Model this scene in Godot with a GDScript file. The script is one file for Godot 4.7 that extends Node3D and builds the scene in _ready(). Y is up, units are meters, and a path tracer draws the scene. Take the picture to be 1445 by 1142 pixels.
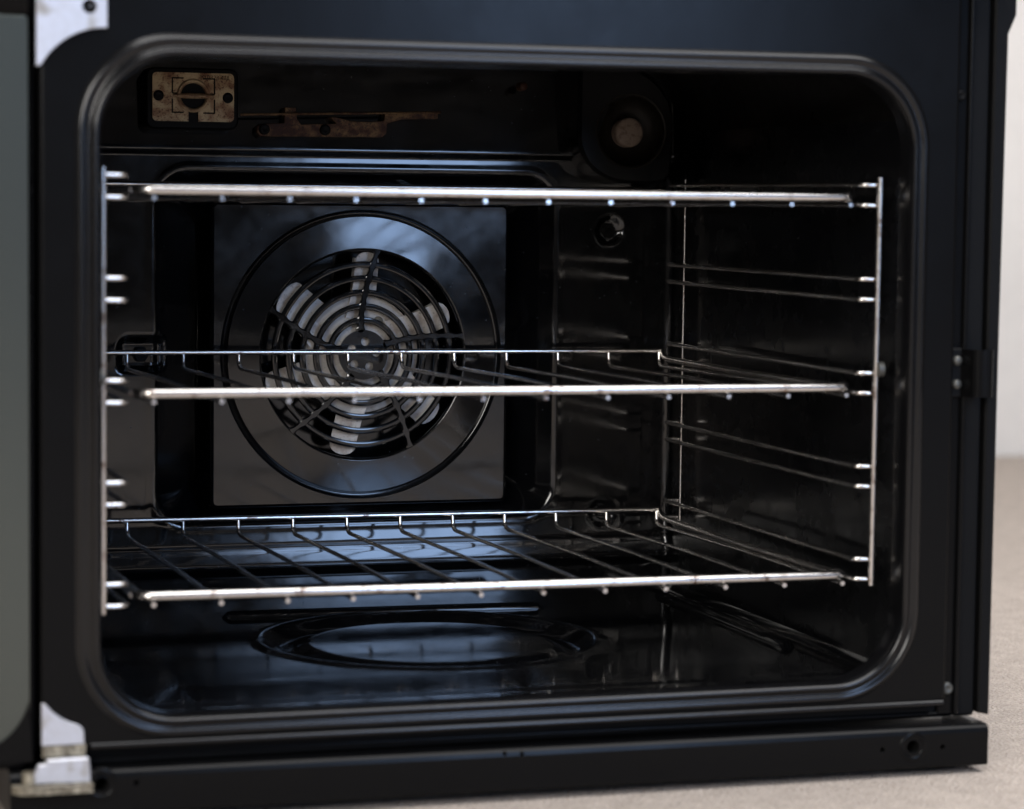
extends Node3D
# Open oven standing on a beige carpet in front of a white wall.
# Lengths are metres. Shape code works with heights measured from a datum 31.5 mm below the carpet; vertices are lowered by GY.
const GY := 0.0315
const FLOOR_Y := 0.0915          # oven cavity floor
const BACK_Z := -0.400           # oven cavity back wall
const XL := -0.2500              # cavity side walls
const XR := 0.2475

var M := {}
var used := {}

# ---------------------------------------------------------------- node helpers
func numbered(called: String) -> String:
	if not used.has(called):
		used[called] = 0
		return called
	used[called] += 1
	return "%s_%03d" % [called, used[called]]

func thing(called: String, label: String, category: String, group := "") -> Node3D:
	var o := Node3D.new()
	o.name = numbered(called)
	add_child(o)
	o.set_meta("label", label)
	o.set_meta("category", category)
	if group != "":
		o.set_meta("group", group)
	return o

func part(called: String, st: SurfaceTool, m: Material, parent: Node, label := "") -> MeshInstance3D:
	var o := MeshInstance3D.new()
	o.name = called
	st.index()
	st.generate_normals()
	o.mesh = st.commit()
	o.material_override = m
	o.cast_shadow = GeometryInstance3D.SHADOW_CASTING_SETTING_ON
	if label != "":
		o.set_meta("label", label)
	parent.add_child(o, true)
	return o

func group_node(called: String, parent: Node, label := "") -> Node3D:
	var o := Node3D.new()
	o.name = called
	if label != "":
		o.set_meta("label", label)
	parent.add_child(o, true)
	return o

func structure(o: Node) -> void:
	o.set_meta("kind", "structure")

# ---------------------------------------------------------------- shape helpers
func begin() -> SurfaceTool:
	var st := SurfaceTool.new()
	st.begin(Mesh.PRIMITIVE_TRIANGLES)
	return st

func vert(st: SurfaceTool, p: Vector3) -> void:
	st.add_vertex(Vector3(p.x, p.y - GY, p.z))

func tri(st: SurfaceTool, a: Vector3, b: Vector3, c: Vector3) -> void:
	vert(st, a); vert(st, c); vert(st, b)      # given counter-clockwise, stored clockwise

func quad(st: SurfaceTool, a: Vector3, b: Vector3, c: Vector3, d: Vector3) -> void:
	tri(st, a, b, c)
	tri(st, a, c, d)

func flat(st: SurfaceTool) -> void:
	st.set_smooth_group(-1)

func smooth(st: SurfaceTool, n := 0) -> void:
	st.set_smooth_group(n)

# box with chamfered edges
func box(st: SurfaceTool, lo: Vector3, hi: Vector3, b := 0.0008) -> void:
	flat(st)
	var c := (lo + hi) / 2.0
	var h := (hi - lo) / 2.0
	b = minf(b, minf(h.x, minf(h.y, h.z)) * 0.9)
	for ax in 3:
		var u := (ax + 1) % 3
		var w := (ax + 2) % 3
		for s in [-1.0, 1.0]:
			var q := []
			for k in [[-1, -1], [1, -1], [1, 1], [-1, 1]]:
				var p := Vector3.ZERO
				p[ax] = s * h[ax]
				p[u] = k[0] * (h[u] - b)
				p[w] = k[1] * (h[w] - b)
				q.append(c + p)
			if s > 0: quad(st, q[0], q[1], q[2], q[3])
			else: quad(st, q[3], q[2], q[1], q[0])
		# the four edges that run along ax
		for s1 in [-1.0, 1.0]:
			for s2 in [-1.0, 1.0]:
				var a := Vector3.ZERO
				a[u] = s1 * h[u]; a[w] = s2 * (h[w] - b)
				var d := Vector3.ZERO
				d[u] = s1 * (h[u] - b); d[w] = s2 * h[w]
				var e := Vector3.ZERO
				e[ax] = h[ax] - b
				if s1 * s2 > 0: quad(st, c + a - e, c + d - e, c + d + e, c + a + e)
				else: quad(st, c + a + e, c + d + e, c + d - e, c + a - e)
	for sx in [-1.0, 1.0]:
		for sy in [-1.0, 1.0]:
			for sz in [-1.0, 1.0]:
				var p1 := c + Vector3(sx * h.x, sy * (h.y - b), sz * (h.z - b))
				var p2 := c + Vector3(sx * (h.x - b), sy * h.y, sz * (h.z - b))
				var p3 := c + Vector3(sx * (h.x - b), sy * (h.y - b), sz * h.z)
				if sx * sy * sz > 0: tri(st, p1, p2, p3)
				else: tri(st, p3, p2, p1)

# round bar along a path, ends closed
func tube(st: SurfaceTool, pts: Array, r: float, sides := 10, r_end := -1.0) -> void:
	smooth(st, 1)
	var n := pts.size()
	var rings := []
	var side := Vector3.ZERO
	for i in n:
		var t: Vector3
		if i == 0: t = pts[1] - pts[0]
		elif i == n - 1: t = pts[n - 1] - pts[n - 2]
		else: t = (pts[i + 1] - pts[i]).normalized() + (pts[i] - pts[i - 1]).normalized()
		t = t.normalized()
		if side == Vector3.ZERO:
			side = t.cross(Vector3.UP if absf(t.y) < 0.9 else Vector3.RIGHT).normalized()
		side = (side - t * side.dot(t)).normalized()
		var other := t.cross(side)
		var rr := r if r_end < 0 else lerpf(r, r_end, float(i) / (n - 1))
		var ring := []
		for k in sides:
			var a := TAU * k / sides
			ring.append(pts[i] + (side * cos(a) + other * sin(a)) * rr)
		rings.append(ring)
	for i in n - 1:
		for k in sides:
			var k2 := (k + 1) % sides
			quad(st, rings[i][k], rings[i][k2], rings[i + 1][k2], rings[i + 1][k])
	smooth(st, 2)
	for k in range(1, sides - 1):
		tri(st, rings[0][0], rings[0][k + 1], rings[0][k])
		tri(st, rings[n - 1][0], rings[n - 1][k], rings[n - 1][k + 1])

# path with rounded corners for a bent bar
func bent(pts: Array, r: float, n := 5) -> Array:
	var out := [pts[0]]
	for i in range(1, pts.size() - 1):
		var a: Vector3 = pts[i - 1]
		var b: Vector3 = pts[i]
		var c: Vector3 = pts[i + 1]
		var q := minf(r, minf(a.distance_to(b), b.distance_to(c)) * 0.45)
		var s := b + (a - b).normalized() * q
		var e := b + (c - b).normalized() * q
		for k in n + 1:
			var t := float(k) / n
			out.append(s.lerp(b, t).lerp(b.lerp(e, t), t))
	out.append(pts[pts.size() - 1])
	return out

# turned shape round an axis along z; profile is [radius, z] pairs
func lathe(st: SurfaceTool, cx: float, cy: float, profile: Array, seg := 48, groups := false) -> void:
	for j in profile.size() - 1:
		smooth(st, j if groups else 0)
		var a = profile[j]
		var b = profile[j + 1]
		for k in seg:
			var t0 := TAU * k / seg
			var t1 := TAU * (k + 1) / seg
			var p0 := Vector3(cx + a[0] * cos(t0), cy + a[0] * sin(t0), a[1])
			var p1 := Vector3(cx + a[0] * cos(t1), cy + a[0] * sin(t1), a[1])
			var p2 := Vector3(cx + b[0] * cos(t1), cy + b[0] * sin(t1), b[1])
			var p3 := Vector3(cx + b[0] * cos(t0), cy + b[0] * sin(t0), b[1])
			if a[0] < 1e-6: tri(st, p0, p3, p2)
			elif b[0] < 1e-6: tri(st, p0, p2, p1)
			else: quad(st, p0, p3, p2, p1)

func rr_path(cx: float, cy: float, hw: float, hh: float, r: float, n := 10) -> Array:
	var out := []
	for q in 4:
		var sx: float = [1, -1, -1, 1][q]
		var sy: float = [1, 1, -1, -1][q]
		for k in n + 1:
			var a := PI / 2 * (q + float(k) / n)
			out.append(Vector2(cx + sx * (hw - r) + r * cos(a), cy + sy * (hh - r) + r * sin(a)))
	return out

# skin through rounded rectangles: each step is [cx, cy, half width, half height, corner radius, z]
func rr_skin(st: SurfaceTool, steps: Array, sharp := [], n := 10) -> void:
	var g := 0
	for j in steps.size() - 1:
		if j in sharp: g += 1
		smooth(st, g)
		var a = steps[j]
		var b = steps[j + 1]
		var pa := rr_path(a[0], a[1], a[2], a[3], a[4], n)
		var pb := rr_path(b[0], b[1], b[2], b[3], b[4], n)
		for k in pa.size():
			var k2 := (k + 1) % pa.size()
			quad(st, Vector3(pa[k].x, pa[k].y, a[5]), Vector3(pb[k].x, pb[k].y, b[5]), Vector3(pb[k2].x, pb[k2].y, b[5]), Vector3(pa[k2].x, pa[k2].y, a[5]))

func rr_cap(st: SurfaceTool, s: Array, n := 10) -> void:
	var p := rr_path(s[0], s[1], s[2], s[3], s[4], n)
	flat(st)
	for k in p.size():
		var k2 := (k + 1) % p.size()
		tri(st, Vector3(s[0], s[1], s[5]), Vector3(p[k].x, p[k].y, s[5]), Vector3(p[k2].x, p[k2].y, s[5]))

# flat plate cut to an outline (counter-clockwise in x, y), with a bevelled front edge
func plate(st: SurfaceTool, poly: Array, z0: float, z1: float, b := 0.0005, tf := Transform3D.IDENTITY) -> void:
	flat(st)
	var n := poly.size()
	var ins := []
	for i in n:
		var p: Vector2 = poly[i]
		var d1: Vector2 = (p - poly[(i + n - 1) % n]).normalized()
		var d2: Vector2 = (poly[(i + 1) % n] - p).normalized()
		var n1 := Vector2(-d1.y, d1.x)
		var n2 := Vector2(-d2.y, d2.x)
		var m := (n1 + n2)
		m = m.normalized() if m.length() > 0.01 else n1
		ins.append(p + m * b / maxf(0.4, m.dot(n1)))
	var idx := Geometry2D.triangulate_polygon(PackedVector2Array(ins))
	for i in range(0, idx.size(), 3):
		var a: Vector2 = ins[idx[i]]
		var c: Vector2 = ins[idx[i + 1]]
		var d: Vector2 = ins[idx[i + 2]]
		if (c - a).cross(d - a) < 0:
			var s := c; c = d; d = s
		tri(st, tf * Vector3(a.x, a.y, z1), tf * Vector3(c.x, c.y, z1), tf * Vector3(d.x, d.y, z1))
		tri(st, tf * Vector3(d.x, d.y, z0), tf * Vector3(c.x, c.y, z0), tf * Vector3(a.x, a.y, z0))
	for i in n:
		var j := (i + 1) % n
		var p: Vector2 = poly[i]
		var q: Vector2 = poly[j]
		quad(st, tf * Vector3(p.x, p.y, z1 - b), tf * Vector3(q.x, q.y, z1 - b), tf * Vector3(ins[j].x, ins[j].y, z1), tf * Vector3(ins[i].x, ins[i].y, z1))
		quad(st, tf * Vector3(p.x, p.y, z0), tf * Vector3(q.x, q.y, z0), tf * Vector3(q.x, q.y, z1 - b), tf * Vector3(p.x, p.y, z1 - b))

# smooth sheet over a grid of us x vs; at(u, v) gives the point
func sheet(st: SurfaceTool, us: Array, vs: Array, at: Callable) -> void:
	smooth(st, 0)
	var rows := []
	for v in vs:
		var row := PackedVector3Array()
		for u in us:
			row.append(at.call(u, v))
		rows.append(row)
	for j in vs.size() - 1:
		for i in us.size() - 1:
			quad(st, rows[j][i], rows[j][i + 1], rows[j + 1][i + 1], rows[j + 1][i])

func span(a: float, b: float, n: int) -> Array:
	var out := []
	for i in n + 1:
		out.append(lerpf(a, b, float(i) / n))
	return out

func ss(a: float, b: float, x: float) -> float:
	return smoothstep(a, b, x)

# signed distance to a rounded rectangle, negative inside
func rr_dist(x: float, y: float, cx: float, cy: float, hw: float, hh: float, r: float) -> float:
	var qx := absf(x - cx) - hw + r
	var qy := absf(y - cy) - hh + r
	return minf(maxf(qx, qy), 0.0) + Vector2(maxf(qx, 0), maxf(qy, 0)).length() - r

# ---------------------------------------------------------------- materials
func noise(freq: float, oct := 4, seed_ := 1, type := FastNoiseLite.TYPE_SIMPLEX_SMOOTH) -> FastNoiseLite:
	var n := FastNoiseLite.new()
	n.noise_type = type
	n.seed = seed_
	n.frequency = freq
	n.fractal_octaves = oct
	return n

# square picture that repeats; shade(value of noise a, value of noise b, x, y) gives its colour
func picture(size: int, na: FastNoiseLite, nb: FastNoiseLite, shade: Callable) -> ImageTexture:
	var a := na.get_seamless_image(size, size)
	var b := nb.get_seamless_image(size, size)
	var img := Image.create_empty(size, size, false, Image.FORMAT_RGB8)
	for y in size:
		for x in size:
			img.set_pixel(x, y, shade.call(a.get_pixel(x, y).r, b.get_pixel(x, y).r, x, y))
	img.generate_mipmaps()
	return ImageTexture.create_from_image(img)

func lin(r: float, g: float, b: float) -> Color:
	return Color(r, g, b).linear_to_srgb()

func mat(called: String, c: Color, rough: float, metal := 0.0, spec := 0.5) -> StandardMaterial3D:
	var m := StandardMaterial3D.new()
	m.resource_name = called
	m.albedo_color = c
	m.roughness = rough
	m.metallic = metal
	m.metallic_specular = spec
	m.cull_mode = BaseMaterial3D.CULL_DISABLED
	M[called] = m
	return m

func triplanar(m: StandardMaterial3D, repeats_per_metre: float) -> void:
	m.uv1_triplanar = true
	m.uv1_world_triplanar = true
	m.uv1_scale = Vector3.ONE * repeats_per_metre

func make_materials() -> void:
	var na := noise(0.012, 5, 3)
	var nb := noise(0.05, 3, 8)
	# smudges: wiped, streaky variation of gloss
	var smudge := picture(512, na, nb, func(a, b, _x, _y):
		var v := clampf(0.34 + 0.50 * a + 0.22 * (b - 0.5), 0, 1)
		return Color(v, v, v))
	# fine orange peel of enamel
	var peel := picture(256, noise(0.03, 3, 21), noise(0.11, 2, 22), func(a, b, _x, _y):
		var v := clampf(0.7 * a + 0.3 * b, 0, 1)
		return Color(v, v, v))
	# dark enamel with scattered pale specks
	var r := RandomNumberGenerator.new()
	r.seed = 41
	var dots := {}
	for k in 420:
		var x := r.randi_range(1, 1021)
		var y := r.randi_range(1, 1021)
		var v := r.randf_range(0.12, 0.75)
		dots[y * 1024 + x] = v
		dots[y * 1024 + x + 1] = v * 0.8
		if r.randf() < 0.6: dots[(y + 1) * 1024 + x] = v * 0.7
		if r.randf() < 0.35: dots[(y + 1) * 1024 + x + 1] = v * 0.6
	var speck := picture(1024, noise(0.006, 5, 5), noise(0.03, 3, 6), func(a, b, x, y):
		var f: float = 0.75 + 0.5 * a * b
		var c := Color(0.040 * f, 0.042 * f, 0.050 * f)
		var d = dots.get(y * 1024 + x)
		if d != null: c = c.lerp(Color(0.62, 0.66, 0.70), d)
		return c)
	var m := mat("enamel", Color.WHITE, 0.17, 0.0, 0.56)
	m.albedo_texture = speck
	m.roughness_texture = smudge
	m.heightmap_enabled = true
	m.heightmap_texture = peel
	m.heightmap_scale = 0.006
	triplanar(m, 2.2)
	m = mat("liner_enamel", Color.WHITE, 0.13, 0.0, 0.46)
	m.albedo_texture = speck
	m.roughness_texture = smudge
	triplanar(m, 2.6)
	m = mat("side_enamel", Color.WHITE, 0.42, 0.0, 0.34)
	m.albedo_texture = speck
	m.roughness_texture = smudge
	triplanar(m, 2.6)
	# roof of the cavity: darkened and dulled to keep reflected light off the wall
	m = mat("dull_roof_enamel", lin(0.0025, 0.0022, 0.002), 0.75, 0.0, 0.3)
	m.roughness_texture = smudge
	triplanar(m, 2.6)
	# satin black paint on the front
	var faint := picture(512, noise(0.01, 5, 13), noise(0.05, 3, 18), func(a, b, _x, _y):
		var v := clampf(0.80 + 0.16 * (a - 0.5) + 0.08 * (b - 0.5), 0, 1)
		return Color(v, v, v))
	m = mat("satin_black", lin(0.0042, 0.0042, 0.0045), 0.30, 0.0, 0.24)
	m.roughness_texture = faint
	m.heightmap_enabled = true
	m.heightmap_texture = peel
	m.heightmap_scale = 0.004
	triplanar(m, 4.0)
	m = mat("bead_black", lin(0.0042, 0.0042, 0.0047), 0.25, 0.0, 0.46)
	m.roughness_texture = faint
	triplanar(m, 3.0)
	mat("black_trim", lin(0.0018, 0.0018, 0.002), 0.6, 0.0, 0.3)
	mat("aged_steel", lin(0.10, 0.10, 0.092), 0.45, 0.5)
	mat("hole_black", lin(0.003, 0.003, 0.003), 0.8, 0.0, 0.3)
	# bright wire, with brown stains here and there
	var wire := picture(512, noise(0.02, 4, 31), noise(0.16, 3, 32), func(a, b, _x, _y):
		var stain := clampf((a - 0.70) * 9.0, 0, 1) * clampf((b - 0.42) * 4.0, 0, 1)
		return Color(0.88, 0.865, 0.85).lerp(Color(0.30, 0.17, 0.09), stain))
	m = mat("chrome", Color.WHITE, 0.24, 1.0)
	m.albedo_texture = wire
	triplanar(m, 4.0)
	# zinc-plated hinge plates, dirty
	var zinc := picture(256, noise(0.02, 4, 51), noise(0.09, 3, 52), func(a, b, _x, _y):
		var d := clampf((a - 0.6) * 5.0, 0, 1)
		return Color(0.80, 0.81, 0.85).lerp(Color(0.52, 0.48, 0.42), d * 0.5 + 0.12 * b))
	m = mat("zinc", Color.WHITE, 0.46, 0.55)
	m.albedo_texture = zinc
	triplanar(m, 6.0)
	var grime := picture(256, noise(0.02, 4, 53), noise(0.07, 4, 54), func(a, b, _x, _y):
		var d := clampf((a * 0.5 + b * 0.5 - 0.35) * 3.5, 0, 1)
		return Color(0.68, 0.65, 0.58).lerp(Color(0.36, 0.33, 0.28), d * 0.85))
	m = mat("grimy_zinc", Color.WHITE, 0.55, 0.35)
	m.albedo_texture = grime
	triplanar(m, 9.0)
	# rusted plate
	var rust := picture(512, noise(0.009, 5, 61), noise(0.07, 3, 62), func(a, b, _x, _y):
		var base := Color(0.70, 0.61, 0.47).lerp(Color(0.80, 0.72, 0.58), b)
		var film := clampf((a - 0.42) * 2.6, 0, 1)                       # baked brown film
		var fleck := clampf((b - 0.60) * 6.0, 0, 1) * clampf((a - 0.25) * 3.0, 0, 1)
		return base.lerp(Color(0.42, 0.26, 0.17), film * 0.75).lerp(Color(0.27, 0.14, 0.09), fleck * 0.7))
	m = mat("rust_plate", Color.WHITE, 0.55, 0.35)
	m.albedo_texture = rust
	m.heightmap_enabled = true
	m.heightmap_texture = rust
	m.heightmap_scale = 0.02
	triplanar(m, 13.0)
	var rust2 := picture(512, noise(0.011, 5, 63), noise(0.09, 4, 64), func(a, b, _x, _y):
		var d := clampf((a - 0.36) * 3.0, 0, 1)
		var c := Color(0.50, 0.39, 0.26).lerp(Color(0.23, 0.115, 0.065), d)
		return c.lerp(Color(0.07, 0.055, 0.05), clampf((b - 0.58) * 5.0, 0, 1) * 0.7))
	m = mat("rust_bracket", Color.WHITE, 0.6, 0.35)
	m.albedo_texture = rust2
	m.heightmap_enabled = true
	m.heightmap_texture = rust2
	m.heightmap_scale = 0.03
	triplanar(m, 11.0)
	# pressed aluminium fan, stained
	var alu := picture(512, noise(0.012, 5, 71), noise(0.09, 3, 72), func(a, b, _x, _y):
		var d := clampf((a - 0.55) * 3.0, 0, 1)
		var c := Color(0.86, 0.845, 0.83).lerp(Color(0.62, 0.56, 0.52), d)
		return c.darkened(clampf((b - 0.72) * 2.0, 0, 0.4)))
	m = mat("fan_metal", Color.WHITE, 0.55, 0.15)
	m.albedo_texture = alu
	triplanar(m, 7.0)
	m = mat("lamp_lens", lin(0.36, 0.29, 0.24), 0.4, 0.0, 0.4)
	m.albedo_texture = alu
	triplanar(m, 20.0)
	mat("lamp_socket", lin(0.010, 0.0075, 0.005), 0.5, 0.0, 0.35)
	# heat-reflecting door glass
	m = mat("door_glass", lin(0.135, 0.152, 0.144), 0.30, 1.0)
	# carpet
	var pile := picture(1024, noise(0.11, 4, 81), noise(0.018, 4, 82), func(a, b, _x, _y):
		var v := clampf(0.75 * a + 0.35 * (b - 0.5) + 0.12, 0, 1)
		return Color(0.60, 0.56, 0.525).lerp(Color(0.80, 0.752, 0.71), v))
	var tufts := picture(1024, noise(0.13, 4, 83), noise(0.035, 3, 84), func(a, b, _x, _y):
		var v := clampf(0.75 * a + 0.25 * b, 0, 1)
		return Color(v, v, v))
	m = mat("carpet", Color.WHITE, 0.95, 0.0, 0.2)
	m.albedo_texture = pile
	m.heightmap_enabled = true
	m.heightmap_texture = tufts
	m.heightmap_scale = 0.35
	triplanar(m, 2.2)
	var plaster := picture(512, noise(0.01, 4, 91), noise(0.08, 3, 92), func(a, b, _x, _y):
		var v: float = 0.90 + 0.03 * (a - 0.5) + 0.02 * (b - 0.5)
		return Color(v, v * 0.982, v * 0.958))
	m = mat("white_paint", Color.WHITE, 0.85, 0.0, 0.3)
	m.albedo_texture = plaster
	triplanar(m, 0.7)
	mat("window_frame", lin(0.62, 0.62, 0.60), 0.45)
	m = mat("daylit_glass", lin(0.1, 0.12, 0.15), 0.1)
	m.emission_enabled = true
	m.emission = Color(0.62, 0.78, 1.0)
	m.emission_energy_multiplier = 0.6
	m = mat("fill_diffuser", lin(0.8, 0.8, 0.78), 0.5)  # glow of the added key and overhead panels
	m.emission_enabled = true
	m.emission = Color(1.0, 0.95, 0.88)
	m.emission_energy_multiplier = 0.6

# ---------------------------------------------------------------- the oven
func build_front(oven: Node3D) -> void:
	var st := begin()
	# flange round the opening, with a rolled outer edge
	rr_skin(st, [
		[-0.0015, 0.3035, 0.2825, 0.227, 0.004, -0.016], [-0.0015, 0.3035, 0.2825, 0.227, 0.004, -0.003],
		[-0.0015, 0.3035, 0.2821, 0.2266, 0.004, -0.0012], [-0.0015, 0.3035, 0.2813, 0.2258, 0.004, -0.0002],
		[-0.0015, 0.3035, 0.280, 0.2245, 0.004, 0.0], [-0.002, 0.2795, 0.2625, 0.1995, 0.056, 0.0]], [4], 12)
	part("front_frame", st, M.satin_black, oven)
	# double rolled bead, turning into the neck of the opening
	st = begin()
	var steps := []
	for p in [[0.2625, 0.0], [0.2614, 0.0008], [0.2600, 0.0020], [0.2587, 0.0023], [0.2575, 0.0017], [0.2563, 0.0008], [0.2553, 0.0007],
			[0.2543, 0.0013], [0.2531, 0.0028], [0.2518, 0.0036], [0.2506, 0.0032], [0.2495, 0.0018], [0.2486, -0.001], [0.2480, -0.005], [0.2477, -0.012]]:
		var t: float = (0.2625 - p[0]) / (0.2625 - 0.2477)
		steps.append([lerpf(-0.002, -0.0010, t), lerpf(0.2795, 0.2793, t), p[0], lerpf(0.1995, 0.1858, t), lerpf(0.056, 0.043, t), p[1]])
	rr_skin(st, steps, [], 16)
	part("opening_bead", st, M.bead_black, oven)
	# rolled lip along the lower edge of the flange
	st = begin()
	tube(st, [Vector3(-0.2560, 0.0775, 0.0006), Vector3(0.2780, 0.0768, 0.0006)], 0.0019, 16)
	part("lower_lip", st, M.bead_black, oven)
	# step behind the lower edge of the flange
	st = begin()
	box(st, Vector3(-0.280, 0.0645, -0.030), Vector3(0.2925, 0.0785, -0.0135), 0.001)
	part("lower_channel", st, M.black_trim, oven)
	st = begin()
	tube(st, [Vector3(-0.262, 0.0690, -0.0125), Vector3(0.290, 0.0672, -0.0125)], 0.0014, 8)
	part("channel_rib", st, M.satin_black, oven)
	# side channel, ridge and outer trim on the right
	st = begin()
	box(st, Vector3(0.2805, 0.0665, -0.030), Vector3(0.2930, 0.545, -0.0105), 0.001)
	part("side_channel", st, M.satin_black, oven)
	st = begin()
	tube(st, [Vector3(0.2922, 0.0675, -0.0085), Vector3(0.2922, 0.545, -0.0085)], 0.0016, 8)
	part("side_ridge", st, M.satin_black, oven)
	st = begin()
	box(st, Vector3(0.2942, 0.0640, -0.034), Vector3(0.3090, 0.560, -0.0150), 0.0015)
	part("side_panel_edge", st, M.black_trim, oven)
	st = begin()
	plate(st, [Vector2(0.3095, 0.0665), Vector2(0.3175, 0.0648), Vector2(0.3180, 0.30), Vector2(0.3192, 0.495), Vector2(0.3245, 0.507), Vector2(0.3245, 0.56), Vector2(0.3095, 0.56)], -0.022, -0.011, 0.0012)
	part("outer_trim", st, M.black_trim, oven)
	# outer casing round the cavity
	st = begin()
	rr_skin(st, [[0.0, 0.33, 0.292, 0.262, 0.004, -0.031], [0.0, 0.33, 0.292, 0.262, 0.004, -0.50]], [], 3)
	rr_cap(st, [0.0, 0.33, 0.292, 0.262, 0.004, -0.50], 3)
	part("casing", st, M.black_trim, oven)
	st = begin()
	box(st, Vector3(-0.30, 0.5305, -0.04), Vector3(0.322, 0.60, 0.014), 0.003)
	part("control_fascia", st, M.satin_black, oven)
	# plinth: sheet-metal channel with a rounded top edge
	var pl := CSGCombiner3D.new()
	pl.name = "plinth"
	oven.add_child(pl, true)
	pl.position = Vector3(0.0035, 0.0505 - GY, 0)
	pl.rotation.z = -0.0042
	var prof := PackedVector2Array([Vector2(-0.44, -0.013)])
	for q in [[0.0035, -0.013], [0.0045, -0.0122], [0.0048, -0.011], [0.0048, 0.0085], [0.0042, 0.0110], [0.0028, 0.0125], [0.0008, 0.0132], [-0.030, 0.0132], [-0.44, 0.0132]]:
		prof.append(Vector2(q[0], q[1]))
	var ex := CSGPolygon3D.new()
	ex.name = "plinth_body"
	ex.polygon = prof
	ex.mode = CSGPolygon3D.MODE_DEPTH
	ex.depth = 0.6105
	ex.rotation.y = -PI / 2
	ex.position = Vector3(-0.30525, 0, 0)
	ex.material = M.satin_black
	pl.add_child(ex)
	for h in [[0.253, 0.001, 0.0042], [0.2321, 0.0003, 0.0017], [0.2736, 0.0, 0.0017], [-0.254, 0.0046, 0.0042], [-0.2342, 0.0046, 0.0017], [-0.0147, 0.0102, 0.0014], [-0.0041, 0.0096, 0.0014]]:
		var cy := CSGCylinder3D.new()
		cy.operation = CSGShape3D.OPERATION_SUBTRACTION
		cy.name = "plinth_hole"
		cy.radius = h[2]
		cy.height = 0.03
		cy.sides = 20
		cy.rotation.x = PI / 2
		cy.position = Vector3(h[0], h[1], 0.0)
		cy.material = M.hole_black
		pl.add_child(cy, true)
	# raised eyelets of the two large holes
	for h in [[0.2565, 0.0504], [-0.2505, 0.0562]]:
		st = begin()
		lathe(st, h[0], h[1], [[0.0095, 0.0046], [0.0085, 0.0054], [0.0068, 0.0056], [0.0056, 0.0044], [0.0046, 0.0026], [0.0043, 0.001]], 28)
		part("plinth_eyelet", st, M.satin_black, oven)
	for fx in [-0.275, 0.275]:
		for fz in [-0.032, -0.42]:
			st = begin()
			box(st, Vector3(fx - 0.022, GY, fz - 0.02), Vector3(fx + 0.022, 0.0372, fz + 0.02), 0.002)
			part("foot", st, M.black_trim, oven)

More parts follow.
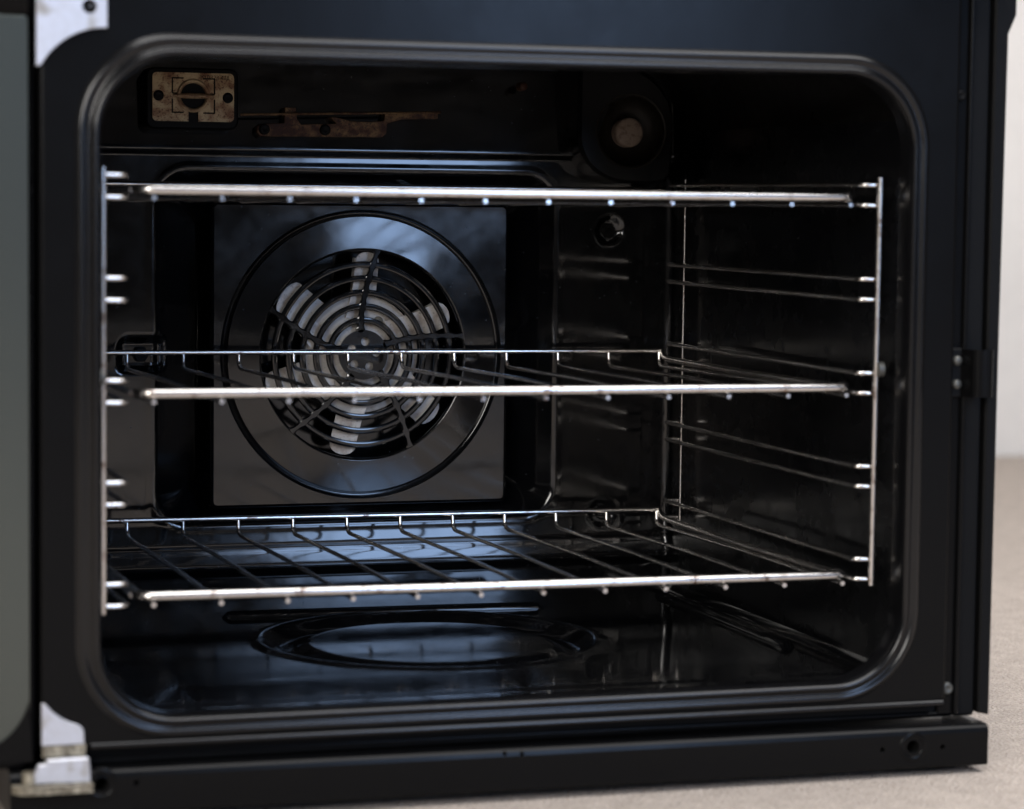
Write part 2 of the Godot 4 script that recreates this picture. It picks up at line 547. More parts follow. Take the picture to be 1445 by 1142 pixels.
func build_cavity(oven: Node3D) -> void:
	# sides and roof as one folded sheet
	var st := begin()
	var prof := []
	prof.append(Vector2(XL, FLOOR_Y + 0.006))
	prof.append(Vector2(XL, 0.44))
	for k in range(1, 9):
		var a := PI - PI / 2 * k / 8.0
		prof.append(Vector2(XL + 0.045 + 0.045 * cos(a), 0.445 + 0.045 * sin(a)))
	prof.append(Vector2(0, 0.4905))
	for k in 9:
		var a := PI / 2 - PI / 2 * k / 8.0
		prof.append(Vector2(XR - 0.045 + 0.045 * cos(a), 0.445 + 0.045 * sin(a)))
	prof.append(Vector2(XR, 0.44))
	prof.append(Vector2(XR, FLOOR_Y + 0.006))
	for run in [["side_wall", range(0, 2), M.side_enamel], ["cavity_roof", range(1, prof.size() - 1), M.dull_roof_enamel], ["side_wall", range(prof.size() - 2, prof.size()), M.side_enamel]]:
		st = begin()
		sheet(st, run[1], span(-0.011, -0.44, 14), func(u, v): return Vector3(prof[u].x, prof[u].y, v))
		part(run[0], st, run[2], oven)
	# floor sheet with its pressed dish and ribs
	st = begin()
	sheet(st, span(XL, XR, 250), span(-0.408, -0.006, 200), func(x, z):
		var y := FLOOR_Y
		var e := minf(x - XL, XR - x)
		if e < 0.007: y += 0.007 - sqrt(maxf(0.0, 0.007 * 0.007 - (0.007 - e) * (0.007 - e)))
		y += 0.0022 * ss(-0.040, -0.014, z)
		var d := Vector2(x - 0.0070, z + 0.222).length() * 1.035
		y += 0.0018 * (ss(0.126, 0.119, d) - ss(0.118, 0.113, d))
		y -= 0.0075 * ss(0.117, 0.103, d)
		y += 0.0062 * ss(0.094, 0.084, d)
		return Vector3(x, y, z))
	part("cavity_floor", st, M.liner_enamel, oven)
	for rb in [[Vector3(-0.1080, FLOOR_Y, -0.3440), Vector3(0.1240, FLOOR_Y, -0.3330)], [Vector3(0.2300, FLOOR_Y, -0.3680), Vector3(0.2300, FLOOR_Y, -0.1270)], [Vector3(-0.2320, FLOOR_Y, -0.3680), Vector3(-0.2320, FLOOR_Y, -0.1270)]]:
		st = begin()
		var pts := []
		for k in 11:
			var t := k / 10.0
			pts.append(rb[0].lerp(rb[1], t) + Vector3(0, 0.0 if k > 0 and k < 10 else -0.0048, 0))
		pts[1] = rb[0].lerp(rb[1], 0.02) + Vector3.ZERO
		pts[9] = rb[0].lerp(rb[1], 0.98) + Vector3.ZERO
		tube(st, pts, 0.0050, 32)
		part("floor_rib", st, M.liner_enamel, oven)
	# pressed back wall
	st = begin()
	sheet(st, span(XL, XR, 246), span(FLOOR_Y - 0.004, 0.495, 202), func(x, y):
		var z := BACK_Z
		# fan recess with sloping sides
		var d := rr_dist(x, y, 0.0037, 0.2785, 0.1507, 0.1280, 0.024)
		z -= 0.030 * clampf(-d / 0.036, 0.0, 1.0)
		z += 0.0005 * exp(-pow((d - 0.0025) / 0.0025, 2))
		# screw pocket and round dimples
		z -= 0.007 * ss(0.001, -0.004, rr_dist(x, y, -0.157, 0.2745, 0.017, 0.0125, 0.006))
		z -= 0.003 * ss(0.0120, 0.0070, Vector2(x - 0.1973, y - 0.3655).length())
		z -= 0.002 * ss(0.0120, 0.0060, Vector2(x - 0.194, y - 0.1515).length())
		# foot of the wall leans forward to a ledge above the floor
		z += (0.0048 * clampf((0.150 - y) / 0.0285, 0.0, 1.0)) * ss(0.112, 0.1185, y)
		z += 0.0010 * exp(-pow((y - 0.1325) / 0.0018, 2)) * -1.0
		# top of the wall steps forward and leans back a little
		z += 0.010 * ss(0.4190, 0.4205, y) - 0.10 * maxf(0.0, y - 0.4205)
		# rounded corners to the sides
		var e := minf(x - XL, XR - x)
		if e < 0.003:
			z += 0.003 - e
		return Vector3(x, y, z))
	part("back_wall", st, M.enamel, oven)
	for b in [[0.1973, 0.3655], [0.194, 0.1515], [-0.157, 0.2745]]:
		st = begin()
		lathe(st, b[0], b[1], [[0.0058, BACK_Z - 0.006], [0.0058, BACK_Z - 0.0028], [0.005, BACK_Z - 0.002], [0.0028, BACK_Z - 0.0020], [0.0024, BACK_Z - 0.0032], [0, BACK_Z - 0.0032]], 6, true)
		part("bolt", st, M.black_trim, oven)

func build_fan(oven: Node3D) -> void:
	var cx := 0.0037
	var cy := 0.2740
	var z0 := -0.3905
	var cover := group_node("fan_cover", oven, "black enamelled fan cover plate with a round slotted grille")
	var st := begin()
	# square plate, folded edge, down to the round groove and the shallow cone
	rr_skin(st, [[0.003, 0.274, 0.1115, 0.1103, 0.003, z0 - 0.010], [0.003, 0.274, 0.1115, 0.1103, 0.003, z0 - 0.0020],
		[0.003, 0.274, 0.1108, 0.1096, 0.003, z0 - 0.0006], [0.003, 0.274, 0.1094, 0.1082, 0.003, z0],
		[cx, cy, 0.1058, 0.1058, 0.1058, z0], [cx, cy, 0.1050, 0.1050, 0.1050, z0 - 0.0006], [cx, cy, 0.1040, 0.1040, 0.1040, z0 - 0.0030],
		[cx, cy, 0.1028, 0.1028, 0.1028, z0 - 0.0032], [cx, cy, 0.1016, 0.1016, 0.1016, z0 - 0.0008], [cx, cy, 0.1004, 0.1004, 0.1004, z0 + 0.0004],
		[cx, cy, 0.0940, 0.0940, 0.0940, z0 + 0.0008], [cx, cy, 0.0820, 0.0820, 0.0820, z0 + 0.0017], [cx, cy, 0.0778, 0.0778, 0.0778, z0 + 0.0020],
		[cx, cy, 0.0764, 0.0764, 0.0764, z0 + 0.0016], [cx, cy, 0.0758, 0.0758, 0.0758, z0 + 0.0006], [cx, cy, 0.0757, 0.0757, 0.0757, z0 - 0.0004]], [1, 3, 4, 7, 9, 12], 24)
	part("cover_plate", st, M.enamel, cover)
	var zg := z0 + 0.0009
	for r in [0.0660, 0.0558, 0.0456, 0.0354, 0.0254]:
		st = begin()
		var w := 0.0022
		lathe(st, cx, cy, [[r + w, zg - 0.0012], [r + w, zg + 0.0003], [r + w * 0.75, zg + 0.0008], [r + w * 0.35, zg + 0.0010], [r - w * 0.35, zg + 0.0010], [r - w * 0.75, zg + 0.0008], [r - w, zg + 0.0003], [r - w, zg - 0.0012], [r + w, zg - 0.0012]], 96, true)
		part("grille_ring", st, M.enamel, cover)
	for k in 5:
		var a0 := deg_to_rad(82.0 + 72.0 * k)
		st = begin()
		smooth(st, 0)
		var rows := []
		for i in 49:
			var t := i / 48.0
			var r := lerpf(0.0165, 0.0772, t)
			var a := a0 + deg_to_rad(15.0) * (1.0 - t) * (1.0 - 0.35 * t)
			var p := Vector3(cx + r * cos(a), cy + r * sin(a), zg + 0.0011)
			var tan_ := Vector3(-sin(a - 0.15), cos(a - 0.15), 0)
			var w := 0.0018
			for rr in [0.0182, 0.0254, 0.0354, 0.0456, 0.0558, 0.0660, 0.0775]:      # fillets where it meets the rings
				w += 0.0017 * exp(-pow((r - rr) / 0.0026, 2))
			rows.append([p + tan_ * w - Vector3(0, 0, 0.0022), p + tan_ * w - Vector3(0, 0, 0.0005), p + tan_ * w * 0.6, p - tan_ * w * 0.6, p - tan_ * w - Vector3(0, 0, 0.0005), p - tan_ * w - Vector3(0, 0, 0.0022)])
		for i in 48:
			for j in 5:
				smooth(st, j)
				quad(st, rows[i][j], rows[i][j + 1], rows[i + 1][j + 1], rows[i + 1][j])
		part("grille_spoke", st, M.enamel, cover)
	var hub := CSGCombiner3D.new()
	hub.name = "grille_hub"
	cover.add_child(hub, true)
	hub.position = Vector3(cx, cy - GY, zg)
	var disc := CSGCylinder3D.new()
	disc.name = "hub_disc"
	disc.radius = 0.0182
	disc.height = 0.0022
	disc.sides = 48
	disc.rotation.x = PI / 2
	disc.material = M.enamel
	hub.add_child(disc)
	for k in 5:
		var a := deg_to_rad(82.0 + 72.0 * k)
		var c := CSGCylinder3D.new()
		c.name = "hub_hole"
		c.operation = CSGShape3D.OPERATION_SUBTRACTION
		c.radius = 0.0032
		c.height = 0.01
		c.sides = 20
		c.rotation.x = PI / 2
		c.position = Vector3(0.0098 * cos(a), 0.0098 * sin(a), 0)
		c.material = M.enamel
		hub.add_child(c, true)
	# pressed fan wheel behind the grille
	var fan := group_node("fan_wheel", oven, "pale stained metal fan wheel behind the grille")
	var zf := z0 - 0.0075
	st = begin()
	lathe(st, cx, cy, [[0, zf + 0.0045], [0.010, zf + 0.0045], [0.0125, zf + 0.003], [0.016, zf + 0.0012], [0.043, zf + 0.0008], [0.0435, zf], [0.043, zf - 0.0008]], 40)
	part("fan_disc", st, M.fan_metal, fan)
	for a in [[86.0, 0.0190, 0.074], [143.0, 0.0290, 0.073], [199.0, 0.0200, 0.073], [259.0, 0.0190, 0.074], [320.0, 0.0220, 0.073], [25.0, 0.0200, 0.073]]:
		st = begin()
		var tf := Transform3D(Basis(Vector3(0, 0, 1), deg_to_rad(a[0])), Vector3(cx, cy, zf)) * Transform3D(Basis(Vector3(1, 0, 0), 0.22), Vector3.ZERO)
		var w: float = a[1] / 2
		var out := [Vector2(0.022, -w * 1.05), Vector2(0.045, -w * 0.95)]
		for k in 9:
			var th := -PI / 2 + PI * k / 8.0
			out.append(Vector2(a[2] - 0.006 + 0.007 * cos(th), w * sin(th)))
		out.append(Vector2(0.048, w * 1.1))
		out.append(Vector2(0.026, w * 1.5))
		plate(st, out, -0.0006, 0.0006, 0.0002, tf)
		part("fan_blade", st, M.fan_metal, fan)
		st = begin()
		box(st, Vector3(0.034, w * 0.9, -0.006), Vector3(a[2] - 0.004, w * 0.9 + 0.0012, 0.001), 0.0003)
		var bm := part("blade_rim", st, M.fan_metal, fan)
		bm.transform = Transform3D(Basis(Vector3(0, 0, 1), deg_to_rad(a[0])), Vector3(cx, cy - GY, zf)) * Transform3D(Basis.IDENTITY, Vector3(0, GY, 0))
	st = begin()
	lathe(st, cx + 0.013, cy + 0.024, [[0.0036, zf], [0.0036, zf + 0.0022], [0.0026, zf + 0.003], [0, zf + 0.003]], 18)
	part("rivet", st, M.grimy_zinc, fan)

func build_roof_fittings(oven: Node3D) -> void:
	# thermostat plate, top left of the back wall
	var zp := -0.3735
	var unit := group_node("sensor_unit", oven, "rusty tan metal plate with a round port at the top of the back wall")
	var st := begin()
	rr_skin(st, [[-0.1255, 0.4565, 0.0330, 0.0215, 0.006, -0.398], [-0.1255, 0.4565, 0.0330, 0.0215, 0.006, zp - 0.003], [-0.1255, 0.4565, 0.0318, 0.0203, 0.005, zp - 0.0012]], [], 6)
	rr_cap(st, [-0.1255, 0.4565, 0.0318, 0.0203, 0.005, zp - 0.0012], 6)
	part("housing", st, M.black_trim, unit)
	var pc := CSGCombiner3D.new()
	pc.name = "plate"
	unit.add_child(pc, true)
	pc.position = Vector3(-0.1252, 0.4575 - GY, zp)
	var pb := CSGPolygon3D.new()
	pb.name = "plate_blank"
	var pp := PackedVector2Array()
	for q in rr_path(0, 0, 0.0290, 0.0170, 0.0032, 5): pp.append(q)
	pb.polygon = pp
	pb.depth = 0.0016
	pb.position.z = 0.0008
	pb.material = M.rust_plate
	pc.add_child(pb)
	var cuts := [[0.0, 0.001, 0.0098]]
	for c in cuts + [[-0.0248, 0.0008, 0.0038], [0.0246, 0.0, 0.0038]]:
		var cy := CSGCylinder3D.new()
		cy.name = "plate_hole"
		cy.operation = CSGShape3D.OPERATION_SUBTRACTION
		cy.radius = c[2]
		cy.height = 0.01
		cy.sides = 32
		cy.rotation.x = PI / 2
		cy.position = Vector3(c[0], c[1], 0)
		cy.material = M.hole_black
		pc.add_child(cy, true)
	var slot := CSGBox3D.new()
	slot.name = "plate_slot"
	slot.operation = CSGShape3D.OPERATION_SUBTRACTION
	slot.size = Vector3(0.007, 0.012, 0.01)
	slot.position = Vector3(0.0, -0.0140, 0)
	slot.material = M.hole_black
	pc.add_child(slot)
	# lines cut round the port
	for l in [[-0.0150, 0.0080, 0.0011, 0.0105], [0.0150, 0.0076, 0.0011, 0.0105], [-0.0112, 0.0132, 0.0085, 0.0010], [0.0112, 0.0130, 0.0085, 0.0010],
			[-0.0150, -0.0060, 0.0011, 0.0095], [0.0150, -0.0062, 0.0011, 0.0095], [-0.0112, -0.0108, 0.0085, 0.0010], [0.0112, -0.0110, 0.0085, 0.0010], [-0.0120, 0.0026, 0.0065, 0.0010], [0.0120, 0.0024, 0.0065, 0.0010]]:
		var g := CSGBox3D.new()
		g.name = "plate_groove"
		g.operation = CSGShape3D.OPERATION_SUBTRACTION
		g.size = Vector3(l[2], l[3], 0.0012)
		g.position = Vector3(l[0], l[1], 0.0008)
		g.material = M.hole_black
		pc.add_child(g, true)
	st = begin()
	lathe(st, -0.1252, 0.4585, [[0.0118, zp + 0.0008], [0.0116, zp + 0.0016], [0.0106, zp + 0.0018], [0.0092, zp + 0.0014], [0.0088, zp - 0.0006], [0.0088, zp - 0.003]], 36)
	part("port_rim", st, M.rust_plate, unit)
	st = begin()
	smooth(st, 0)
	sheet(st, span(-0.0148, 0.0148, 16), span(-1, 1, 6), func(u, v):
		var w: float = 0.0004 + 0.0015 * sqrt(maxf(0.0, 1.0 - pow(u / 0.0150, 2)))
		return Vector3(-0.1252 + u, 0.4583 + v * w, zp + 0.0016 + 0.0014 * (1 - v * v)))
	part("port_bar", st, M.rust_plate, unit)
	for s in [[-0.150, 0.4583], [-0.1006, 0.4575]]:
		st = begin()
		lathe(st, s[0], s[1], [[0.0034, zp - 0.002], [0.0034, zp + 0.0006], [0.0028, zp + 0.0012], [0.0014, zp + 0.0010], [0, zp + 0.0003]], 20)
		part("screw", st, M.black_trim, unit)
	# small stamped lettering on the plate, too worn to read
	var tm := TextMesh.new()
	var fnt := SystemFont.new()
	fnt.font_names = PackedStringArray(["Droid Sans"])
	tm.font = fnt
	tm.font_size = 16
	tm.pixel_size = 0.00024
	tm.depth = 0.0004
	tm.text = "ID 0323 438"
	var tx := MeshInstance3D.new()
	tx.name = "stamped_lettering"
	tx.mesh = tm
	tx.material_override = M.hole_black
	tx.position = Vector3(-0.1252 + 0.0152, 0.4575 + 0.0138 - GY, zp + 0.0009)
	unit.add_child(tx)
	# rusted bracket with a rod over it
	var br := group_node("element_bracket", oven, "rusted brown flat bracket with a thin rod on the back wall")
	st = begin()
	var zb := -0.3830
	plate(st, [Vector2(-0.0772, 0.4337), Vector2(-0.0745, 0.4312), Vector2(0.0150, 0.4320), Vector2(0.0182, 0.4345), Vector2(0.0190, 0.4420), Vector2(0.0300, 0.4452), Vector2(0.0570, 0.4462), Vector2(0.0572, 0.4500),
		Vector2(0.0172, 0.4498), Vector2(0.0165, 0.4440), Vector2(0.0060, 0.4428), Vector2(-0.0080, 0.4432), Vector2(-0.0200, 0.4460), Vector2(-0.0235, 0.4458), Vector2(-0.0190, 0.4412), Vector2(-0.0450, 0.4402), Vector2(-0.0480, 0.4440), Vector2(-0.0490, 0.4520), Vector2(-0.0570, 0.4520), Vector2(-0.0575, 0.4410), Vector2(-0.0745, 0.4400), Vector2(-0.0772, 0.4380)], zb - 0.010, zb, 0.0004)
	part("bracket_plate", st, M.rust_bracket, br)
	st = begin()
	tube(st, [Vector3(-0.0900, 0.4462, zb + 0.003), Vector3(0.0580, 0.4507, zb + 0.003)], 0.0009, 8)
	part("rod", st, M.rust_bracket, br)
	for s in [[-0.0720, 0.4362], [-0.0275, 0.4365]]:
		st = begin()
		lathe(st, s[0], s[1], [[0.0040, zb], [0.0038, zb + 0.0016], [0.0026, zb + 0.0022], [0.0012, zb + 0.0018], [0, zb + 0.0008]], 20)
		part("screw", st, M.black_trim, br)
	st = begin()
	lathe(st, 0.1204, 0.4710, [[0.0032, -0.386], [0.0032, -0.377], [0.0022, -0.376], [0, -0.3765]], 14)
	part("roof_screw", st, M.rust_bracket, oven)
	# lamp in its housing, top right
	var lamp := group_node("oven_lamp", oven, "black rounded lamp housing with a small brown glass disc")
	st = begin()
	var zl := -0.3660
	var outline := [Vector2(0.1600, 0.4890)]
	var low := []
	for k in 9:
		var a := PI + PI / 2 * k / 8.0
		low.append(Vector2(0.2000 + 0.0400 * cos(a), 0.4340 + 0.0330 * sin(a)))
	for p in low: outline.append(p)
	for p in [Vector2(0.2180, 0.4010), Vector2(0.2290, 0.4020), Vector2(0.2330, 0.4070), Vector2(0.2350, 0.4360), Vector2(0.2345, 0.4520), Vector2(0.2310, 0.4630), Vector2(0.2250, 0.4720), Vector2(0.2160, 0.4800), Vector2(0.2080, 0.4850), Vector2(0.2000, 0.4890)]:
		outline.append(p)
	# ring-shaped front: strip from the outline to the round port
	var pc2 := Vector2(0.2010, 0.4395)
	flat(st)
	var nn := outline.size()
	var port := []
	for i in nn:
		var d: Vector2 = (outline[i] - pc2).normalized()
		port.append(pc2 + d * 0.0262)
	for i in nn:
		var j := (i + 1) % nn
		quad(st, Vector3(outline[i].x, outline[i].y, -0.402), Vector3(outline[j].x, outline[j].y, -0.402), Vector3(outline[j].x, outline[j].y, zl - 0.0025), Vector3(outline[i].x, outline[i].y, zl - 0.0025))
		var oi: Vector2 = outline[i].lerp(pc2, 0.06)
		var oj: Vector2 = outline[j].lerp(pc2, 0.06)
		quad(st, Vector3(outline[i].x, outline[i].y, zl - 0.0025), Vector3(outline[j].x, outline[j].y, zl - 0.0025), Vector3(oj.x, oj.y, zl), Vector3(oi.x, oi.y, zl))
		quad(st, Vector3(oi.x, oi.y, zl), Vector3(oj.x, oj.y, zl), Vector3(port[j].x, port[j].y, zl), Vector3(port[i].x, port[i].y, zl))
	part("lamp_housing", st, M.bead_black, lamp)
	st = begin()
	lathe(st, pc2.x, pc2.y, [[0.0290, zl - 0.0006], [0.0266, zl + 0.0006], [0.0258, zl - 0.001], [0.0252, zl - 0.012], [0.014, zl - 0.016], [0, zl - 0.016]], 40)
	part("lamp_socket", st, M.lamp_socket, lamp)
	st = begin()
	lathe(st, pc2.x + 0.0012, pc2.y - 0.0008, [[0.0110, zl - 0.016], [0.0110, zl - 0.0075], [0.0102, zl - 0.0062], [0.0090, zl - 0.0058], [0.005, zl - 0.0054], [0, zl - 0.0053]], 32)
	part("lamp_glass", st, M.lamp_lens, lamp)

func build_supports(oven: Node3D) -> void:
	for s in [-1, 1]:
		var sup := group_node("shelf_support", oven, "bright wire side ladder that carries the racks")
		var xv: float = 0.2402 if s > 0 else -0.2448
		var xr: float = 0.2294 if s > 0 else -0.2300
		var xb: float = 0.2412 if s > 0 else -0.2446
		var st := begin()
		tube(st, [Vector3(xv, 0.4045, -0.0262), Vector3(xv, 0.1485, -0.0262)], 0.0022, 10)
		part("front_upright", st, M.chrome, sup)
		st = begin()
		tube(st, [Vector3(xb, 0.4045, -0.3570), Vector3(xb, 0.1485, -0.3570)], 0.0010, 8)
		part("rear_upright", st, M.chrome, sup)
		for i in 5:
			for j in 2:
				var y := 0.400 - i * 0.0588 - j * 0.0127
				st = begin()
				tube(st, bent([Vector3(xv - s * 0.001, y, -0.0290), Vector3(xr, y, -0.0300), Vector3(xr, y, -0.3610), Vector3(xb - s * 0.001, y, -0.3602)], 0.005, 5), 0.00155, 8)
				part("runner", st, M.chrome, sup)
		st = begin()
		tube(st, [Vector3(xv + s * 0.0004, 0.2850, -0.0245), Vector3(xv + s * 0.0038, 0.2850, -0.0240)], 0.0048, 18)
		part("fixing_nut", st, M.aged_steel, sup)

func build_hinges(oven: Node3D) -> void:
	# upper hinge plate
	var up := group_node("upper_hinge_plate", oven, "pale zinc hinge plate at the upper corner of the frame")
	var st := begin()
	var poly := [Vector2(-0.2858, 0.4590), Vector2(-0.2842, 0.4590)]
	for k in 13:
		var t := k / 12.0
		var a := lerpf(2.62, PI / 2, t)
		poly.append(Vector2(-0.2465 + 0.0420 * cos(a), 0.4390 + 0.0420 * sin(a)))
	poly.append(Vector2(-0.2465, 0.528))
	poly.append(Vector2(-0.2858, 0.528))
	plate(st, poly, 0.0004, 0.0022, 0.0004)
	part("plate", st, M.zinc, up)
	st = begin()
	lathe(st, -0.2565, 0.4925, [[0.0040, 0.0021], [0.0036, 0.0029], [0.0024, 0.0031], [0.0016, 0.0022], [0, 0.0022]], 20)
	part("screw", st, M.hole_black, up)
	# lower hinge: upright plate, dirty step, forward plate, foot with the pin
	var lo := group_node("lower_hinge", oven, "pale zinc hinge bracket with a dirty step at the lower corner")
	st = begin()
	plate(st, [Vector2(-0.2838, 0.0795), Vector2(-0.2598, 0.0795), Vector2(-0.2602, 0.0870), Vector2(-0.2612, 0.0890), Vector2(-0.2632, 0.0904), Vector2(-0.2680, 0.0922), Vector2(-0.2730, 0.0950), Vector2(-0.2775, 0.0985), Vector2(-0.2818, 0.1033), Vector2(-0.2838, 0.1035)], 0.0004, 0.0026, 0.0004)
	part("upright_plate", st, M.zinc, lo)
	st = begin()
	box(st, Vector3(-0.2832, 0.0722, 0.0), Vector3(-0.2590, 0.0794, 0.0018), 0.0006)
	part("step", st, M.grimy_zinc, lo)
	st = begin()
	plate(st, [Vector2(-0.2885, 0.0592), Vector2(-0.2570, 0.0585), Vector2(-0.2578, 0.0718), Vector2(-0.2588, 0.0730), Vector2(-0.2818, 0.0728), Vector2(-0.2826, 0.0705), Vector2(-0.2865, 0.0700), Vector2(-0.2890, 0.0640)], 0.0050, 0.0088, 0.0009)
	part("forward_plate", st, M.zinc, lo)
	st = begin()
	var foot := [Vector2(-0.257, -0.004), Vector2(-0.257, 0.0150), Vector2(-0.285, 0.0150)]
	for k in 9:
		var a := PI / 2 + PI * k / 8.0
		foot.append(Vector2(-0.2905 + 0.0105 * cos(a), 0.0045 + 0.0105 * sin(a)))
	foot.append(Vector2(-0.283, -0.006))
	foot.reverse()
	var ft := Transform3D(Basis(Vector3(1, 0, 0), Vector3(0, 0, 1), Vector3(0, 1, 0)), Vector3(0, 0.0545, 0))
	plate(st, foot, 0.0, 0.0042, 0.0006, ft)
	part("hinge_foot", st, M.grimy_zinc, lo)
	st = begin()
	tube(st, [Vector3(-0.2910, 0.0580, 0.0045), Vector3(-0.2910, 0.0655, 0.0045)], 0.0042, 16)
	part("pin", st, M.grimy_zinc, lo)
	# catch on the right
	var ca := group_node("door_catch", oven, "black hooked door catch with two rivets on the right side channel")
	st = begin()
	box(st, Vector3(0.2815, 0.2680, -0.0100), Vector3(0.2915, 0.2990, -0.0075), 0.001)
	part("catch_plate", st, M.black_trim, ca)
	for y in [0.2912, 0.2764]:
		st = begin()
		lathe(st, 0.2866, y, [[0.0032, -0.0076], [0.0030, -0.0058], [0.0020, -0.0048], [0, -0.0045]], 18)
		part("rivet", st, M.aged_steel, ca)
	st = begin()
	var hook := bent([Vector3(0.2905, 0, -0.0085), Vector3(0.2930, 0, 0.006), Vector3(0.3040, 0, 0.008), Vector3(0.3055, 0, -0.006)], 0.004, 4)
	for i in hook.size() - 1:
		var a: Vector3 = hook[i]
		var b: Vector3 = hook[i + 1]
		var n := Vector3(-(b - a).z, 0, (b - a).x).normalized() * 0.0008
		smooth(st, 1)
		var lo_y := Vector3(0, 0.2690, 0)
		var hi_y := Vector3(0, 0.2985, 0)
		quad(st, a - n + lo_y, b - n + lo_y, b - n + hi_y, a - n + hi_y)
		smooth(st, 2)
		quad(st, a + n + lo_y, a + n + hi_y, b + n + hi_y, b + n + lo_y)
		smooth(st, 3)
		quad(st, a - n + hi_y, b - n + hi_y, b + n + hi_y, a + n + hi_y)
		quad(st, a - n + lo_y, a + n + lo_y, b + n + lo_y, b - n + lo_y)
	part("hook", st, M.satin_black, ca)
	for s in [[0.2866, 0.0835, 0.0040], [0.2862, 0.4560, 0.0034]]:
		st = begin()
		lathe(st, s[0], s[1], [[s[2], -0.0106], [s[2] * 0.95, -0.0088], [s[2] * 0.6, -0.0078], [s[2] * 0.35, -0.0084], [0, -0.0092]], 20)
		part("channel_screw", st, M.aged_steel if s[1] < 0.2 else M.black_trim, oven)

func build_door(oven: Node3D) -> void:
	# side-hung door folded right back; only its hinge edge is in view
	var door := group_node("door", oven, "oven door folded right back, grey glass inner pane in a black frame")
	var st := begin()
	var hw := 0.281
	var cx := -hw
	var cy := 0.295
	var hh := 0.229
	rr_skin(st, [[cx, cy, hw - 0.002, hh - 0.002, 0.010, -0.032], [cx, cy, hw, hh, 0.012, -0.030], [cx, cy, hw, hh, 0.012, -0.002], [cx, cy, hw - 0.0012, hh - 0.0012, 0.011, -0.0004], [cx, cy, hw - 0.003, hh - 0.003, 0.010, 0.0],
		[cx + 0.0012, 0.2830, hw - 0.0026, 0.2045, 0.004, 0.0], [cx + 0.0012, 0.2830, hw - 0.0030, 0.2041, 0.004, -0.002]], [1, 2], 10)
	rr_cap(st, [cx, cy, hw - 0.002, hh - 0.002, 0.010, -0.032], 10)
	var fr := part("door_frame", st, M.satin_black, door)
	st = begin()
	rr_skin(st, [[cx + 0.0012, 0.2830, hw - 0.0031, 0.2040, 0.004, -0.004], [cx + 0.0012, 0.2830, hw - 0.0031, 0.2040, 0.004, -0.0010], [cx + 0.0012, 0.2830, hw - 0.0040, 0.2031, 0.003, -0.0004]], [1], 10)
	rr_cap(st, [cx + 0.0012, 0.2830, hw - 0.0040, 0.2031, 0.003, -0.0004], 10)
	var gl := part("glass_pane", st, M.door_glass, door)
	# curved cover over the lower corner of the pane
	st = begin()
	var cor := [Vector2(-0.0012, 0.0700)]
	for k in 11:
		var a := deg_to_rad(-14.0) - deg_to_rad(70.0) * k / 10.0
		cor.append(Vector2(-0.0385 + 0.0360 * cos(a), 0.1130 + 0.0370 * sin(a)))
	cor.append(Vector2(-0.060, 0.0755))
	cor.append(Vector2(-0.060, 0.0700))
	plate(st, cor, -0.0003, 0.0012, 0.0002)
	part("corner_cover", st, M.satin_black, door)
	door.position = Vector3(-0.2868, 0, -0.002)
	door.rotation.y = deg_to_rad(-3.0)

func make_rack() -> Node3D:
	var rack := thing("oven_rack", "", "oven rack", "wire racks inside the oven")
	var y := 0.0
	var o := GY          # rack shapes are written round their own zero height
	var st := begin()
	tube(st, bent([Vector3(-0.2225, o, -0.0500), Vector3(-0.2195, o + 0.0004, -0.0365), Vector3(0.2250, o + 0.0004, -0.0365), Vector3(0.2265, o, -0.0500)], 0.008, 5), 0.0031, 14)
	part("front_bar", st, M.chrome, rack)
	st = begin()
	tube(st, [Vector3(-0.2225, o + 0.0046, -0.3620), Vector3(0.2255, o + 0.0046, -0.3620)], 0.0019, 12)
	part("rear_bar", st, M.chrome, rack)
	for x in [-0.2235, 0.2262]:
		st = begin()
		tube(st, bent([Vector3(x, o, -0.0480), Vector3(x, o - 0.0012, -0.20), Vector3(x, o - 0.0010, -0.3520), Vector3(x, o + 0.0046, -0.3640)], 0.004, 3), 0.0022, 10)
		part("side_bar", st, M.chrome, rack)
	for k in 12:
		var x := -0.2139 + 0.0398 * k
		st = begin()
		tube(st, bent([Vector3(x, o - 0.0043, -0.0335), Vector3(x, o - 0.0046, -0.20), Vector3(x, o - 0.0068, -0.3530), Vector3(x, o - 0.0052, -0.3602), Vector3(x, o + 0.0046, -0.3622)], 0.004, 3), 0.0015, 8)
		part("wire", st, M.chrome, rack)
	return rack

# the tall window, plus unseen key and overhead panels added to light the oven
func build_light_sources(win: AreaLight3D, side: AreaLight3D, top: AreaLight3D) -> void:
	for q in [[win, "window", "tall narrow window with a bluish daylit pane, facing the oven", "window", M.daylit_glass, "pane"],
			[side, "window", "broad square glowing panel added as a left key light, facing the oven", "window", M.fill_diffuser, "pane"],  # added light panel in window form, brightens the fan
			[top, "overhead_fill_panel", "large flat white glowing panel added above the carpet as soft fill light", "lamp", M.fill_diffuser, "diffuser"]]:  # unseen panel added to lift the wall and carpet
		var o := thing(q[1], q[2], q[3])
		o.transform = q[0].transform
		var hx: float = q[0].area_size.x / 2
		var hy: float = q[0].area_size.y / 2
		var st := begin()
		box(st, Vector3(-hx, GY - hy, 0.010), Vector3(hx, GY + hy, 0.016), 0.001)
		part(q[5], st, q[4], o)
		for b in [[-hx - 0.05, -hy - 0.05, hx + 0.05, -hy - 0.002], [-hx - 0.05, hy + 0.002, hx + 0.05, hy + 0.05], [-hx - 0.05, -hy - 0.001, -hx - 0.002, hy + 0.001], [hx + 0.002, -hy - 0.001, hx + 0.05, hy + 0.001]]:
			st = begin()
			box(st, Vector3(b[0], GY + b[1], 0.002), Vector3(b[2], GY + b[3], 0.05), 0.003)
			part("frame_bar", st, M.window_frame, o)

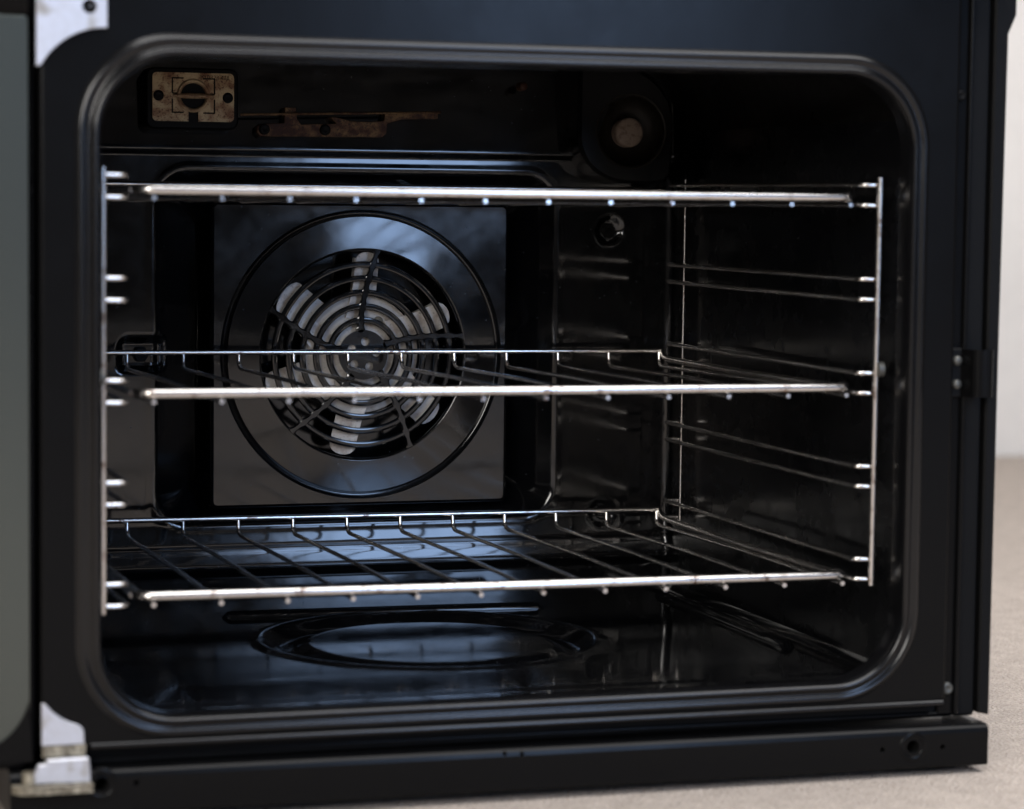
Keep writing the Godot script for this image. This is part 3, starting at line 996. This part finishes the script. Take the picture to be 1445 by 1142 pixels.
# ---------------------------------------------------------------- scene
func _ready() -> void:
	# camera
	var cam := Camera3D.new()
	cam.name = "camera"
	add_child(cam)
	cam.transform = Transform3D(Basis.from_euler(Vector3(-0.0783, -0.3131, 0.0114), EULER_ORDER_YXZ), Vector3(-0.4853, 0.3898 - GY, 1.4751))
	cam.near = 0.05
	cam.far = 60.0
	var at := CameraAttributesPhysical.new()
	at.frustum_focal_length = 78.35
	at.frustum_focus_distance = 1.90
	at.exposure_aperture = 5.2
	at.frustum_near = 0.05
	at.frustum_far = 60.0
	cam.attributes = at
	cam.fov = 17.417
	cam.current = true
	# surroundings: plain dim room tone
	var we := WorldEnvironment.new()
	we.name = "environment"
	var env := Environment.new()
	env.background_mode = Environment.BG_COLOR
	env.background_color = Color(0.23, 0.225, 0.225)
	env.background_energy_multiplier = 1.0
	env.tonemap_mode = Environment.TONE_MAPPER_LINEAR
	env.tonemap_exposure = 1.0
	env.sdfgi_enabled = true
	env.ssao_enabled = true
	env.ssil_enabled = true
	we.environment = env
	add_child(we)
	# daylight from a tall window, and an added soft overhead fill
	var win := AreaLight3D.new()
	win.name = "window_light"
	win.area_size = Vector2(0.5, 1.7)
	win.light_color = Color(0.68, 0.81, 1.0)
	win.light_energy = 2.9
	win.shadow_enabled = true
	add_child(win)
	win.look_at_from_position(Vector3(0.95, 1.25, 2.70), Vector3(0.0, 1.0, 0.0))
	var top := AreaLight3D.new()  # added overhead fill, stands in for soft room light
	top.name = "ceiling_fill_light"
	top.area_size = Vector2(2.6, 2.6)
	top.light_color = Color(0.98, 0.978, 0.985)
	top.light_energy = 10.5
	top.shadow_enabled = true
	add_child(top)
	top.look_at_from_position(Vector3(0.6, 2.50, 0.45), Vector3(0.6, 0.0, 0.25), Vector3(0, 0, -1))

	var side := AreaLight3D.new()  # unseen left key light, added to brighten the fan and plates
	side.name = "side_key_light"
	side.area_size = Vector2(1.3, 1.2)
	side.light_color = Color(1.0, 0.985, 0.965)
	side.light_energy = 6.5
	side.shadow_enabled = true
	add_child(side)
	side.look_at_from_position(Vector3(-1.75, 1.35, 2.55), Vector3(0.0, 0.3, -0.2))

	make_materials()
	# setting
	var st := begin()
	box(st, Vector3(-6, -0.08 + GY, -1.86), Vector3(6, GY, 6), 0.001)
	var g := part("carpet_floor", st, M.carpet, self)
	structure(g)
	g.set_meta("label", "short-pile beige carpet under the oven")
	g.set_meta("category", "floor")
	st = begin()
	box(st, Vector3(-6, GY - 0.05, -1.98), Vector3(6, GY + 2.6, -1.865), 0.001)
	var w := part("wall", st, M.white_paint, self)
	structure(w)
	w.set_meta("label", "plain white wall behind the oven")
	w.set_meta("category", "wall")

	# the oven
	var oven := thing("oven", "black built-in oven standing on carpet with its side-hung door open", "oven")
	build_front(oven)
	build_cavity(oven)
	build_fan(oven)
	build_roof_fittings(oven)
	build_supports(oven)
	build_hinges(oven)
	build_door(oven)

	build_light_sources(win, side, top)

	# three racks
	var labels := ["upper wire rack, above the round fan grille", "middle wire rack, crossing in front of the round fan grille", "lowest wire rack, just above the round dish in the oven floor"]
	var heights := [0.3916, 0.2732, 0.1546]
	var tilt := [0.0004, -0.003, -0.0052]
	var first := make_rack()
	for k in 3:
		var rack: Node3D = first
		if k > 0:
			rack = first.duplicate()
			rack.name = numbered("oven_rack")
			add_child(rack)
		rack.set_meta("label", labels[k])
		rack.position = Vector3(0, heights[k] - GY, 0)
		rack.rotation.z = tilt[k]
